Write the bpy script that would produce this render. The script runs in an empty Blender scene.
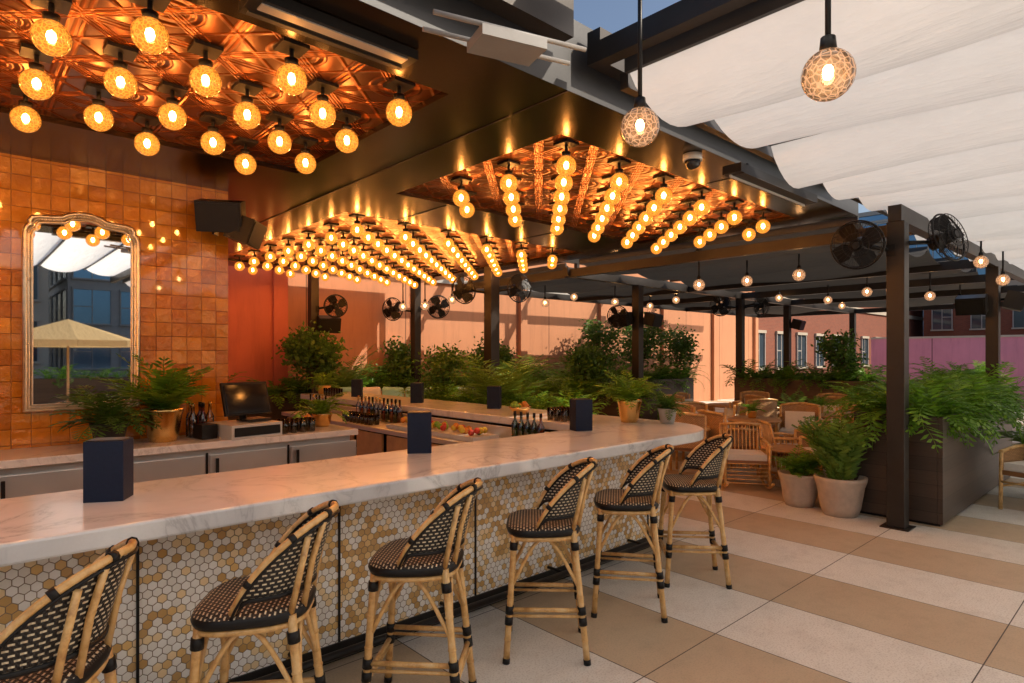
import bpy, math, random
from mathutils import Vector, Matrix
random.seed(7)
R=random.random
def U(a,b): return a+(b-a)*random.random()
sc=bpy.context.scene
COL=sc.collection
# ---------------------------------------------------------------- mesh builder
class MB:
    def __init__(s): s.v=[];s.f=[];s.m=[];s.uv=[];s.sm=[]
    def face(s,pts,m=0,uv=None,sm=False):
        i=len(s.v); s.v+= [tuple(p) for p in pts]; s.f.append(tuple(range(i,i+len(pts)))); s.m.append(m); s.uv.append(uv); s.sm.append(sm)
    def fi(s,idx,m=0,uv=None,sm=False):
        s.f.append(tuple(idx)); s.m.append(m); s.uv.append(uv); s.sm.append(sm)
    def box(s,c,d,m=0,rz=0,M=None):
        x,y,z=d[0]/2,d[1]/2,d[2]/2; i=len(s.v)
        ca,sa=math.cos(rz),math.sin(rz)
        for q in ((-x,-y,-z),(x,-y,-z),(x,y,-z),(-x,y,-z),(-x,-y,z),(x,-y,z),(x,y,z),(-x,y,z)):
            if M is not None:
                p=M@Vector(q); s.v.append((c[0]+p.x,c[1]+p.y,c[2]+p.z))
            else: s.v.append((c[0]+q[0]*ca-q[1]*sa,c[1]+q[0]*sa+q[1]*ca,c[2]+q[2]))
        for q in ((0,3,2,1),(4,5,6,7),(0,1,5,4),(1,2,6,5),(2,3,7,6),(3,0,4,7)): s.fi([i+k for k in q],m)
    def bx(s,x0,x1,y0,y1,z0,z1,m=0): s.box(((x0+x1)/2,(y0+y1)/2,(z0+z1)/2),(x1-x0,y1-y0,z1-z0),m)
    def cyl(s,p,q,r,r2=None,m=0,n=10,cap=True):
        s.tube([p,q],[r,r if r2 is None else r2],m,n,False,cap)
    def tube(s,pts,r,m=0,n=8,closed=False,cap=True):
        pts=[Vector(p) for p in pts]; L=len(pts)
        if not isinstance(r,(list,tuple)): r=[r]*L
        i0=len(s.v); up=None
        for k,p in enumerate(pts):
            if closed: t=(pts[(k+1)%L]-pts[k-1])
            else: t=(pts[min(k+1,L-1)]-pts[max(k-1,0)])
            t.normalize()
            if up is None:
                up=Vector((0,0,1)) if abs(t.z)<.9 else Vector((1,0,0))
            a=(up-t*up.dot(t)); a.normalize(); b=t.cross(a); up=a
            for j in range(n):
                g=2*math.pi*j/n; w=p+(a*math.cos(g)+b*math.sin(g))*r[k]; s.v.append(tuple(w))
        for k in range(L if closed else L-1):
            k2=(k+1)%L
            for j in range(n):
                j2=(j+1)%n
                s.fi((i0+k*n+j,i0+k*n+j2,i0+k2*n+j2,i0+k2*n+j),m,None,True)
        if cap and not closed:
            s.fi([i0+j for j in range(n)][::-1],m); s.fi([i0+(L-1)*n+j for j in range(n)],m)
    def lathe(s,prof,c=(0,0,0),m=0,n=20,sm=True):
        i0=len(s.v); L=len(prof)
        for r,z in prof:
            for j in range(n):
                g=2*math.pi*j/n; s.v.append((c[0]+r*math.cos(g),c[1]+r*math.sin(g),c[2]+z))
        for k in range(L-1):
            for j in range(n):
                j2=(j+1)%n
                s.fi((i0+k*n+j,i0+k*n+j2,i0+(k+1)*n+j2,i0+(k+1)*n+j),m,None,sm)
    def sphere(s,c,r,m=0,nu=16,nv=10,sc_=(1,1,1)):
        i0=len(s.v)
        for k in range(nv+1):
            a=math.pi*k/nv
            rr=max(math.sin(a),1e-4)
            for j in range(nu):
                g=2*math.pi*j/nu; s.v.append((c[0]+r*rr*math.cos(g)*sc_[0],c[1]+r*rr*math.sin(g)*sc_[1],c[2]+r*math.cos(a)*sc_[2]))
        for k in range(nv):
            for j in range(nu):
                j2=(j+1)%nu
                s.fi((i0+k*nu+j,i0+(k+1)*nu+j,i0+(k+1)*nu+j2,i0+k*nu+j2),m,None,True)
    def prism(s,poly,z0,z1,m=0,mtop=None):
        n=len(poly); i=len(s.v)
        s.v+=[(x,y,z0) for x,y in poly]+[(x,y,z1) for x,y in poly]
        s.fi([i+k for k in range(n)][::-1],m); s.fi([i+n+k for k in range(n)],m if mtop is None else mtop)
        for k in range(n):
            k2=(k+1)%n; s.fi((i+k,i+k2,i+n+k2,i+n+k),m)
    def mesh(s,name,mats):
        me=bpy.data.meshes.new(name); me.from_pydata(s.v,[],s.f)
        for a in mats: me.materials.append(a)
        me.polygons.foreach_set('material_index',s.m); me.polygons.foreach_set('use_smooth',s.sm)
        if any(u is not None for u in s.uv):
            ul=me.uv_layers.new(name='UVMap'); k=0; data=[0.0]*(2*len(me.loops))
            for f,u in zip(s.f,s.uv):
                for j in range(len(f)):
                    if u is not None: data[2*k]=u[j][0]; data[2*k+1]=u[j][1]
                    k+=1
            ul.data.foreach_set('uv',data)
        me.update(); return me
    def obj(s,name,mats,loc=(0,0,0),rz=0,bevel=0,scale=1):
        return place(name,s.mesh(name,mats),loc,rz,bevel,scale)
def place(name,me,loc=(0,0,0),rz=0,bevel=0,scale=1,rot=None):
    o=bpy.data.objects.new(name,me); COL.objects.link(o); o.location=loc
    o.rotation_euler=rot if rot else (0,0,rz)
    o.scale=(scale,)*3 if not isinstance(scale,tuple) else scale
    if bevel:
        b=o.modifiers.new('bevel','BEVEL'); b.width=bevel; b.segments=2; b.limit_method='ANGLE'; b.angle_limit=math.radians(40)
    return o
# ---------------------------------------------------------------- material helpers
class T:
    def __init__(s,name):
        s.mat=bpy.data.materials.new(name); s.mat.use_nodes=True; s.nt=s.mat.node_tree; s.nt.nodes.clear()
        s.out=s.nt.nodes.new('ShaderNodeOutputMaterial')
    def N(s,typ,props=None,**ins):
        n=s.nt.nodes.new(typ)
        for k,v in (props or {}).items(): setattr(n,k,v)
        for k,v in ins.items():
            key=int(k[1:]) if k[0]=='_' and k[1:].isdigit() else k.replace('_',' ')
            sk=n.inputs[key]
            if isinstance(v,bpy.types.NodeSocket): s.nt.links.new(v,sk)
            else: sk.default_value=v
        return n
    def M(s,op,a,b=0.0,c=None):
        n=s.N('ShaderNodeMath',{'operation':op},_0=a,_1=b)
        if c is not None:
            if isinstance(c,bpy.types.NodeSocket): s.nt.links.new(c,n.inputs[2])
            else: n.inputs[2].default_value=c
        return n.outputs[0]
    def V(s,op,a,b=(0,0,0)):
        n=s.N('ShaderNodeVectorMath',{'operation':op},_0=a,_1=b)
        return n.outputs['Value'] if op in('DOT_PRODUCT','LENGTH','DISTANCE') else n.outputs[0]
    def mix(s,f,a,b):
        n=s.nt.nodes.new('ShaderNodeMix'); n.data_type='RGBA'
        for idx,v in ((0,f),(6,a),(7,b)):
            if isinstance(v,bpy.types.NodeSocket): s.nt.links.new(v,n.inputs[idx])
            else: n.inputs[idx].default_value=v if idx==0 else c4(v)
        return n.outputs[2]
    def ramp(s,f,stops,const=False):
        n=s.nt.nodes.new('ShaderNodeValToRGB'); s.nt.links.new(f,n.inputs[0]); e=n.color_ramp.elements
        if const: n.color_ramp.interpolation='CONSTANT'
        while len(e)<len(stops): e.new(.5)
        for q,(p,c) in zip(e,stops): q.position=p; q.color=c4(c)
        return n.outputs[0]
    def obj(s): return s.N('ShaderNodeTexCoord').outputs['Object']
    def uvc(s): return s.N('ShaderNodeTexCoord').outputs['UV']
    def noise(s,vec,scale,detail=3,rough=.5):
        return s.N('ShaderNodeTexNoise',None,Vector=vec,Scale=scale,Detail=detail,Roughness=rough).outputs[0]
    def bump(s,h,st=.3,dist=.01,normal=None):
        n=s.N('ShaderNodeBump',None,Height=h,Strength=st,Distance=dist)
        if normal is not None: s.nt.links.new(normal,n.inputs['Normal'])
        return n.outputs[0]
    def pbr(s,**k):
        n=s.nt.nodes.new('ShaderNodeBsdfPrincipled')
        for kk,v in k.items():
            sk=n.inputs[kk.replace('_',' ')]
            if isinstance(v,bpy.types.NodeSocket): s.nt.links.new(v,sk)
            else: sk.default_value=c4(v) if isinstance(v,(tuple,list)) else v
        return n.outputs[0]
    def done(s,sh): s.nt.links.new(sh,s.out.inputs[0]); return s.mat
def c4(c): return (c[0],c[1],c[2],1.0)
def mul(c,k): return (c[0]*k,c[1]*k,c[2]*k)
def simple(name,col,rough=.5,metal=0,ns=8,amt=.2,bump=.1,coat=0,dist=.004,spec=.5):
    t=T(name); o=t.obj(); n=t.noise(o,ns,5,.6); n2=t.noise(o,ns*6,3)
    c=t.mix(n,mul(col,1-amt),mul(col,1+amt))
    rr=t.M('ADD',t.M('MULTIPLY',n,.25*rough),rough*.87)
    return t.done(t.pbr(Base_Color=c,Roughness=rr,Metallic=metal,Coat_Weight=coat,Specular_IOR_Level=spec,Normal=t.bump(n2,bump,dist)))
M_black=simple('black_metal',(.014,.013,.013),.4,.2,spec=.3)
M_post=simple('bronze_steel',(.036,.030,.026),.42,.5,5,.25)
M_slab=simple('dark_bronze_panel',(.030,.019,.013),.22,.75,1.5,.3,.05)
M_steelg=simple('dark_grey_steel',(.05,.05,.052),.5,.4)
M_stain=simple('stainless',(.66,.65,.63),.38,.75,3,.12,.03)
M_brass=simple('brass',(.78,.50,.18),.24,1,5,.12,.05)
M_white=simple('white_enamel',(.55,.55,.53),.35)
M_gpanel=simple('grey_enamel',(.22,.21,.20),.45)
M_navy=simple('navy_leatherette',(.012,.020,.045),.6,0,60,.3,.3,spec=.2)
M_screen=simple('screen_glass',(.01,.01,.012),.08,0,3,.1,0)
M_terra=simple('clay_pot',(.52,.43,.35),.75,0,12,.3,.5)
M_soil=simple('soil',(.03,.02,.014),.9,0,30,.5,.8,dist=.02)
M_wood=simple('teak_wood',(.48,.27,.12),.5,0,9,.35)
M_cush=simple('cushion_cream',(.80,.76,.70),.85,0,30,.1,.3)
M_teal=simple('cushion_teal',(.30,.58,.52),.85,0,30,.1,.3)
M_conc=simple('concrete',(.40,.38,.35),.8,0,3,.2,.3)
M_lid=simple('dark_grille',(.03,.028,.026),.5,0,6,.3,.2)
def rattan():
    t=T('rattan_cane'); o=t.obj(); n=t.noise(o,14,5,.65); n3=t.noise(t.V('MULTIPLY',o,(60,60,6)),2,3)
    c=t.ramp(n,[(.3,(.44,.21,.06)),(.5,(.78,.47,.17)),(.72,(.90,.65,.32))])
    c=t.mix(t.M('MULTIPLY',n3,.4),c,(.42,.21,.07))
    return t.done(t.pbr(Base_Color=c,Roughness=.32,Coat_Weight=.3,Coat_Roughness=.2,Normal=t.bump(n3,.25,.003)))
M_rat=rattan()
def weave(name,a,b,w,h,m):
    t=T(name); uv=t.uvc()
    br=t.N('ShaderNodeTexBrick',{'offset':.5},Vector=uv,Scale=1.0,Mortar_Size=m,Mortar_Smooth=.2,Brick_Width=w,Row_Height=h,Color1=c4(a),Color2=c4(mul(a,.75)),Mortar=c4(b))
    sx=t.N('ShaderNodeSeparateXYZ',None,_0=uv)
    wv=t.M('MULTIPLY',t.M('SINE',t.M('MULTIPLY',sx.outputs[0],6.283/w*2)),t.M('SINE',t.M('MULTIPLY',sx.outputs[1],6.283/h)))
    return t.done(t.pbr(Base_Color=br.outputs[0],Roughness=.42,Normal=t.bump(wv,.6,.003)))
M_weave=weave('woven_black_cream',(.80,.68,.48),(.014,.011,.010),.026,.0175,.0060)
M_wtan=weave('woven_tan',(.70,.42,.19),(.30,.14,.055),.03,.015,.003)
def marble():
    t=T('white_marble'); o=t.obj(); n=t.noise(o,1.3,9,.65)
    w=t.N('ShaderNodeTexNoise',{'noise_dimensions':'3D'},Vector=o,Scale=1.7,Detail=12.0,Roughness=.62,Distortion=1.2).outputs[0]
    v=t.M('ABSOLUTE',t.M('SUBTRACT',w,.5)); 
    vein=t.ramp(v,[(0,(.44,.43,.43)),(.015,(.70,.69,.68)),(.06,(.86,.84,.82))])
    c=t.mix(t.ramp(n,[(.35,(0,0,0)),(.7,(1,1,1))]),(.70,.69,.68),vein)
    sp=t.noise(o,120,2); c=t.mix(t.M('MULTIPLY',sp,.15),c,(.5,.48,.46))
    return t.done(t.pbr(Base_Color=c,Roughness=.2,Coat_Weight=.2,Coat_Roughness=.1))
M_marble=marble()
def hexm():
    t=T('hex_mosaic'); uv=t.uvc(); s3=1.7320508
    p=t.V('ADD',t.V('MULTIPLY',uv,(1/.040,1/.040,0)),(200,173.20508,0))
    h=(.5,s3/2,0); r=(1,s3,1)
    a=t.V('MULTIPLY',t.V('SUBTRACT',t.V('MODULO',p,r),h),(1,1,0))
    b=t.V('MULTIPLY',t.V('SUBTRACT',t.V('MODULO',t.V('ADD',p,h),r),h),(1,1,0))
    sel=t.M('LESS_THAN',t.V('DOT_PRODUCT',a,a),t.V('DOT_PRODUCT',b,b))
    mx=t.nt.nodes.new('ShaderNodeMix'); mx.data_type='VECTOR'
    t.nt.links.new(sel,mx.inputs[0]); t.nt.links.new(b,mx.inputs[4]); t.nt.links.new(a,mx.inputs[5]); gv=mx.outputs[1]
    idv=t.V('FLOOR',t.V('ADD',t.V('MULTIPLY',t.V('SUBTRACT',p,gv),(2,2/s3,0)),(.5,.5,.5)))
    ab=t.V('ABSOLUTE',gv); sx=t.N('ShaderNodeSeparateXYZ',None,_0=ab).outputs[0]
    dist=t.M('MAXIMUM',sx,t.V('DOT_PRODUCT',ab,(.5,s3/2,0)))
    wn=t.N('ShaderNodeTexWhiteNoise',{'noise_dimensions':'3D'},Vector=idv)
    cl=t.noise(t.V('MULTIPLY',idv,(.5,.866,0)),.14,2)
    val=t.M('ADD',t.M('MULTIPLY',wn.outputs[0],.5),t.M('MULTIPLY',cl,1.1))
    col=t.ramp(val,[(0,(.92,.90,.87)),(.60,(.86,.83,.78)),(.80,(.88,.68,.40)),(.88,(.78,.50,.19)),(.96,(.58,.34,.11))],True)
    var=t.mix(t.M('MULTIPLY',t.N('ShaderNodeSeparateColor',None,_0=wn.outputs[1]).outputs[1],.15),col,(.5,.42,.33))
    g=t.M('GREATER_THAN',dist,.458)
    c=t.mix(g,var,(.22,.155,.10))
    hgt=t.ramp(dist,[(.42,(1,1,1)),(.47,(0,0,0))])
    return t.done(t.pbr(Base_Color=c,Roughness=t.M('ADD',t.M('MULTIPLY',g,.5),.22),Normal=t.bump(hgt,.5,.003)))
M_hex=hexm()
def zellige():
    t=T('amber_zellige_tile'); o=t.obj(); sp=t.N('ShaderNodeSeparateXYZ',None,_0=o)
    p=t.N('ShaderNodeCombineXYZ',None,X=t.M('MULTIPLY',t.M('ADD',sp.outputs[0],20),1/.128),Y=t.M('MULTIPLY',sp.outputs[2],1/.128),Z=0.0).outputs[0]
    cell=t.V('FLOOR',p); fr=t.V('ABSOLUTE',t.V('SUBTRACT',t.V('FRACTION',p),(.5,.5,0)))
    f=t.N('ShaderNodeSeparateXYZ',None,_0=fr); ed=t.M('MAXIMUM',f.outputs[0],f.outputs[1])
    wn=t.N('ShaderNodeTexWhiteNoise',{'noise_dimensions':'3D'},Vector=t.V('ADD',cell,(.1,.1,.1)))
    n=t.noise(o,9,4,.6)
    v=t.M('ADD',t.M('MULTIPLY',wn.outputs[0],.45),t.M('MULTIPLY',n,.6))
    col=t.ramp(v,[(.1,(.36,.10,.006)),(.45,(.54,.185,.012)),(.7,(.66,.26,.022)),(1,(.80,.40,.06))])
    g=t.M('GREATER_THAN',ed,.489); c=t.mix(g,col,(.20,.08,.02))
    tilt=t.V('MULTIPLY',t.V('SUBTRACT',wn.outputs[1],(.5,.5,.5)),(.34,.0,.34))
    geo=t.N('ShaderNodeNewGeometry').outputs['Normal']
    nn=t.V('NORMALIZE',t.V('ADD',geo,tilt))
    hb=t.M('ADD',t.M('MULTIPLY',t.noise(o,14,3),1.3),t.ramp(ed,[(.46,(1,1,1)),(.5,(.3,.3,.3))]))
    return t.done(t.pbr(Base_Color=c,Roughness=t.M('ADD',.07,t.M('MULTIPLY',g,.5)),Normal=t.bump(hb,.55,.022,nn),Coat_Weight=1.0,Coat_Roughness=.04,Coat_IOR=1.7,Specular_IOR_Level=.8,Specular_Tint=(1,.75,.4)))
M_zel=zellige()
def tin():
    t=T('copper_tin_ceiling'); o=t.obj(); p=t.V('MULTIPLY',t.V('ADD',o,(20,20,0)),(1/.62,1/.62,0))
    fr=t.V('SUBTRACT',t.V('FRACTION',p),(.5,.5,0)); ab=t.V('ABSOLUTE',t.V('MULTIPLY',fr,(1,1,0))); s=t.N('ShaderNodeSeparateXYZ',None,_0=ab)
    L=t.V('LENGTH',ab); mx=t.M('MAXIMUM',s.outputs[0],s.outputs[1])
    ring=t.M('MULTIPLY',t.M('SINE',t.M('MULTIPLY',L,60)),t.M('LESS_THAN',L,.26)); dg=t.M('ABSOLUTE',t.M('SUBTRACT',s.outputs[0],s.outputs[1]))
    dl=t.ramp(dg,[(0,(0,0,0)),(.02,(1,1,1)),(.05,(.3,.3,.3)),(.07,(1,1,1)),(.09,(0,0,0))]); 
    d2=t.M('ABSOLUTE',t.M('SUBTRACT',t.M('ADD',s.outputs[0],s.outputs[1]),.5)); dl2=t.ramp(d2,[(0,(1,1,1)),(.04,(0,0,0))])
    bord=t.ramp(mx,[(.43,(0,0,0)),(.45,(1,1,1)),(.475,(.1,.1,.1)),(.5,(1,1,1))])
    h=t.M('ADD',t.M('ADD',t.M('MULTIPLY',ring,.5),dl2),t.M('ADD',dl,bord))
    n=t.noise(o,3,5,.6); c=t.ramp(n,[(.3,(.24,.060,.013)),(.7,(.48,.145,.032))])
    c=t.mix(t.ramp(h,[(.2,(.7,.7,.7)),(.9,(0,0,0))]),c,(.08,.022,.006))
    return t.done(t.pbr(Base_Color=c,Metallic=.9,Roughness=.3,Normal=t.bump(h,.9,.013)))
M_tin=tin()
def floorm():
    t=T('striped_terrazzo_pavers'); o=t.obj(); s=t.N('ShaderNodeSeparateXYZ',None,_0=o)
    W=.76
    px=t.M('MULTIPLY',t.M('ADD',s.outputs[0],60.0+.30),1/W); py=t.M('MULTIPLY',t.M('ADD',s.outputs[1],60.0+.25),1/1.22)
    cx=t.M('FLOOR',px); cy=t.M('FLOOR',py); par=t.M('MODULO',cx,2.0)
    wn=t.N('ShaderNodeTexWhiteNoise',{'noise_dimensions':'3D'},Vector=t.N('ShaderNodeCombineXYZ',None,X=cx,Y=cy,Z=.5).outputs[0]).outputs[0]
    n=t.noise(o,1.6,6,.65); sp=t.noise(o,90,2,.5); st=t.noise(o,5,6,.7)
    a=t.mix(n,(.76,.72,.65),(.92,.89,.83)); b=t.mix(n,(.52,.385,.245),(.64,.50,.34))
    c=t.mix(par,a,b); c=t.mix(t.M('MULTIPLY',wn,.25),c,(.52,.45,.36))
    c=t.mix(t.ramp(sp,[(.52,(0,0,0)),(.60,(.30,.30,.30))]),c,(.36,.29,.23))
    c=t.mix(t.ramp(st,[(.48,(0,0,0)),(.74,(.26,.26,.26))]),c,(.30,.24,.18))
    ex=t.M('ABSOLUTE',t.M('SUBTRACT',t.M('FRACT',px),.5)); ey=t.M('ABSOLUTE',t.M('SUBTRACT',t.M('FRACT',py),.5))
    j=t.M('MAXIMUM',t.M('GREATER_THAN',ex,.4955),t.M('GREATER_THAN',ey,.4972))
    c=t.mix(j,c,(.07,.055,.045))
    return t.done(t.pbr(Base_Color=c,Roughness=t.M('ADD',.36,t.M('MULTIPLY',st,.35)),Normal=t.bump(t.M('SUBTRACT',t.M('MULTIPLY',sp,.15),j),.3,.004)))
M_floor=floorm()
def fabric(name,col,tr,ns=3):
    t=T(name); o=t.obj(); n=t.noise(o,ns,4,.6); c=t.mix(n,mul(col,.9),mul(col,1.05))
    b=t.bump(t.noise(t.V('MULTIPLY',o,(2.5,.5,1)),5,5),.6,.04)
    d=t.N('ShaderNodeBsdfDiffuse',None,Color=c,Normal=b).outputs[0]; tl=t.N('ShaderNodeBsdfTranslucent',None,Color=c,Normal=b).outputs[0]
    return t.done(t.N('ShaderNodeMixShader',None,_0=tr,_1=d,_2=tl).outputs[0])
M_fab=fabric('white_canopy_fabric',(.74,.75,.77),.34)
M_fab2=fabric('added_sun_shade_fabric',(.96,.95,.93),.8)  # for the added unseen sun shade; very translucent to pass soft light
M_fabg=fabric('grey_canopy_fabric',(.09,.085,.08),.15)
M_umb=fabric('umbrella_fabric',(.75,.55,.28),.3)
def stucco(name,col,panel=2.4,rough=.8):
    t=T(name); o=t.obj(); s=t.N('ShaderNodeSeparateXYZ',None,_0=o); n=t.noise(o,.8,6,.65)
    st=t.noise(t.V('MULTIPLY',o,(3,3,.35)),1.5,5,.7)
    c=t.mix(n,mul(col,.75),mul(col,1.15)); c=t.mix(t.ramp(st,[(.5,(0,0,0)),(.75,(.4,.4,.4))]),c,mul(col,.45))
    e=t.M('FRACT',t.M('MULTIPLY',t.M('ADD',t.M('ADD',s.outputs[0],s.outputs[1]),100),1/panel)); j=t.M('LESS_THAN',e,.012)
    c=t.mix(j,c,mul(col,.35)); f=t.noise(o,60,3)
    return t.done(t.pbr(Base_Color=c,Roughness=rough,Normal=t.bump(f,.3,.006)))
M_peach=stucco('peach_stucco',(.54,.235,.115)); M_pink=stucco('pink_stucco',(.60,.17,.13)); M_purp=stucco('mauve_stucco',(.60,.26,.40),3)
def brick(name,a,b,mo):
    t=T(name); o=t.obj(); s=t.N('ShaderNodeSeparateXYZ',None,_0=o)
    v=t.N('ShaderNodeCombineXYZ',None,X=t.M('ADD',s.outputs[0],s.outputs[1]),Y=s.outputs[2],Z=0.0).outputs[0]
    br=t.N('ShaderNodeTexBrick',None,Vector=v,Scale=1.0,Mortar_Size=.010,Brick_Width=.24,Row_Height=.08,Color1=c4(a),Color2=c4(b),Mortar=c4(mo)).outputs[0]
    n=t.noise(o,.5,5,.7); c=t.mix(t.M('MULTIPLY',n,.5),br,mul(a,.5))
    return t.done(t.pbr(Base_Color=c,Roughness=.85))
M_brick=brick('red_brick',(.27,.068,.030),(.20,.050,.024),(.20,.11,.075))
M_bglass=simple('window_glass',(.05,.07,.09),.06,.2,.4,.5,0)
M_bluegl=simple('blue_curtain_glass',(.14,.27,.42),.08,.5,.2,.5,0)
M_frame=simple('window_frame_paint',(.34,.31,.28),.6)
M_stone=simple('limestone',(.42,.36,.28),.8,0,.6,.2,.3)
def leafm(name,a,b,tr=.3):
    t=T(name); g=t.N('ShaderNodeNewGeometry'); o=t.obj(); n=t.noise(o,4,2)
    f=t.M('ADD',t.M('MULTIPLY',g.outputs['Random Per Island'],.65),t.M('MULTIPLY',n,.4)); c=t.mix(f,a,b)
    p=t.pbr(Base_Color=c,Roughness=.45,Specular_IOR_Level=.4); tl=t.N('ShaderNodeBsdfTranslucent',None,Color=t.mix(f,mul(a,1.3),mul(b,1.5))).outputs[0]
    return t.done(t.N('ShaderNodeMixShader',None,_0=tr,_1=p,_2=tl).outputs[0])
M_fern=leafm('fern_leaf',(.05,.16,.012),(.24,.44,.04),.35); M_dleaf=leafm('dark_leaf',(.03,.09,.015),(.13,.26,.04),.3); M_palm=leafm('palm_leaf',(.05,.15,.02),(.24,.38,.06),.3)
M_stem=simple('plant_stem',(.10,.07,.03),.7)
def emis(name,col,st,samp=True):
    t=T(name); m=t.done(t.N('ShaderNodeEmission',None,Color=c4(col),Strength=st).outputs[0])
    if not samp: m.cycles.emission_sampling='NONE'
    return m
M_bulb=emis('bulb_filament',(1,.46,.13),560)
M_bulb2=emis('pendant_bulb',(1,.62,.32),110)
def globe(name,col,line,fill,tf,sc_=26):
    t=T(name); o=t.obj(); v=t.N('ShaderNodeTexVoronoi',{'feature':'DISTANCE_TO_EDGE'},Vector=o,Scale=sc_).outputs[0]
    l=t.ramp(v,[(.03,(1,1,1)),(.16,(0,0,0))])
    e=t.N('ShaderNodeEmission',None,Color=c4(col),Strength=t.M('ADD',t.M('MULTIPLY',l,line),fill)).outputs[0]
    tr=t.N('ShaderNodeBsdfTransparent',None,Color=(1,.80,.55,1)).outputs[0]
    gl=t.N('ShaderNodeBsdfGlossy',None,Roughness=.05).outputs[0]
    fr=t.N('ShaderNodeFresnel',None,IOR=1.45,Normal=t.bump(v,.8,.01)).outputs[0]
    a=t.N('ShaderNodeMixShader',None,_0=t.M('ADD',tf,t.M('MULTIPLY',l,.25)),_1=tr,_2=e).outputs[0]
    b=t.N('ShaderNodeMixShader',None,_0=fr,_1=a,_2=gl).outputs[0]
    m=t.done(b); m.cycles.emission_sampling='NONE'; return m
M_globe=globe('amber_crackle_glass',(1,.30,.03),.9,1.15,.66,52)
M_pglobe=globe('clear_crackle_glass',(1,.50,.25),1.0,.6,.3,38)
def glass(name,col=(.9,.9,.9)):
    t=T(name); tr=t.N('ShaderNodeBsdfTransparent',None,Color=c4(col)).outputs[0]; gl=t.N('ShaderNodeBsdfGlossy',None,Roughness=.03).outputs[0]
    fr=t.N('ShaderNodeFresnel',None,IOR=1.6).outputs[0]
    return t.done(t.N('ShaderNodeMixShader',None,_0=t.M('ADD',fr,.06),_1=tr,_2=gl).outputs[0])
M_glass=glass('drinking_glass'); M_bottle=glass('bottle_glass',(.25,.35,.15)); M_whisky=glass('amber_bottle_glass',(.6,.25,.05))
def mirm():
    t=T('antique_mirror_glass'); return t.done(t.pbr(Base_Color=(.85,.86,.86),Metallic=1.0,Roughness=.015))
M_mir=mirm()
M_silver=simple('silver_leaf_frame',(.80,.70,.54),.3,1,20,.3,.4)
M_ground=simple('asphalt_ground',(.06,.058,.055),.9,0,.2,.2)
M_red=simple('red_garnish',(.5,.05,.03),.5); M_yel=simple('yellow_garnish',(.6,.42,.04),.5); M_org=simple('orange_garnish',(.6,.22,.03),.5); M_lime=simple('lime_garnish',(.2,.4,.04),.5)
# ---------------------------------------------------------------- camera, world, sun
cam=bpy.data.cameras.new('camera'); co=bpy.data.objects.new('camera',cam); COL.objects.link(co); sc.camera=co
co.location=(0,0,1.75); co.rotation_euler=(math.radians(90),0,math.radians(-42.5)); cam.sensor_width=36; cam.lens=612/1024*36; cam.shift_y=.0132; cam.clip_end=3000; cam.clip_start=.05
EL=math.radians(38); AZ=(.53,-.848)
w=bpy.data.worlds.new('World'); sc.world=w; w.use_nodes=True; nt=w.node_tree
sky=nt.nodes.new('ShaderNodeTexSky'); sky.sky_type='NISHITA'; sky.sun_disc=False; sky.sun_elevation=EL; sky.sun_rotation=math.atan2(AZ[0],AZ[1]); sky.dust_density=3.5
bg=nt.nodes['Background']; nt.links.new(sky.outputs[0],bg.inputs[0]); bg.inputs[1].default_value=.15
sl=bpy.data.lights.new('sun','SUN'); sl.energy=5; sl.angle=math.radians(.5); sl.color=(1,.88,.72); so=bpy.data.objects.new('sun',sl); COL.objects.link(so)
sd=Vector((AZ[0]*math.cos(EL),AZ[1]*math.cos(EL),math.sin(EL))); so.rotation_euler=sd.to_track_quat('Z','Y').to_euler()
sc.view_settings.view_transform='Standard'; sc.view_settings.look='None'; sc.view_settings.exposure=0
# ---------------------------------------------------------------- ground & floor
b=MB(); b.face([(-900,-900,-.06),(900,-900,-.06),(900,900,-.06),(-900,900,-.06)]); b.obj('ground',[M_ground])
b=MB(); b.bx(-25,32,-16,12.2,-.05,0); b.obj('terrace_floor',[M_floor])
# ---------------------------------------------------------------- bar
def arc(cx,cy,r,a0,a1,n): return [(cx+r*math.cos(math.radians(a0+(a1-a0)*k/n)),cy+r*math.sin(math.radians(a0+(a1-a0)*k/n))) for k in range(n+1)]
top=[(-3,2.86)]+arc(4.75,3.56,.70,-90,0,14)+[(5.45,10.4),(4.5,10.4),(4.5,3.77),(-3,3.77)]
b=MB(); b.prism(top,.985,1.07,0); b.obj('marble_bar_counter',[M_marble],bevel=.012)
face=[(-3,3.18)]+[(-3+.245*k,3.18) for k in range(1,32)]+arc(4.65,3.63,.45,-90,0,10)+[(5.10,10.2)]
b=MB(); s=0
for k in range(len(face)-1):
    (x0,y0),(x1,y1)=face[k],face[k+1]; L=math.hypot(x1-x0,y1-y0)
    b.face([(x0,y0,.13),(x1,y1,.13),(x1,y1,.984),(x0,y0,.984)],0,[(s,.13),(s+L,.13),(s+L,.984),(s,.984)]); s+=L
for k in range(-3,5):
    x=.62+.98*k; b.bx(x-.006,x+.006,3.172,3.179,.13,.984,1)
b.bx(-3,4.7,3.168,3.179,.125,.145,1)
ins=[(-3,3.26)]+arc(4.62,3.66,.40,-90,0,8)+[(5.02,10.1),(4.72,10.1),(4.72,3.55),(-3,3.55)]
b.prism(ins,0,.128,1)
ins=[(-3,3.20)]+arc(4.64,3.64,.43,-90,0,8)+[(5.07,10.1),(4.70,10.1),(4.70,3.6),(-3,3.6)]
b.prism(ins,.132,.98,1)
b.tube([(-3,3.0,.17),(4.3,3.0,.17)],.022,1,10)
for k in range(8): b.tube([(-2.6+k*.98,3.0,.17),(-2.6+k*.98,3.2,.17)],.012,1,8)
b.obj('hex_tiled_bar_front',[M_hex,M_black])
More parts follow.
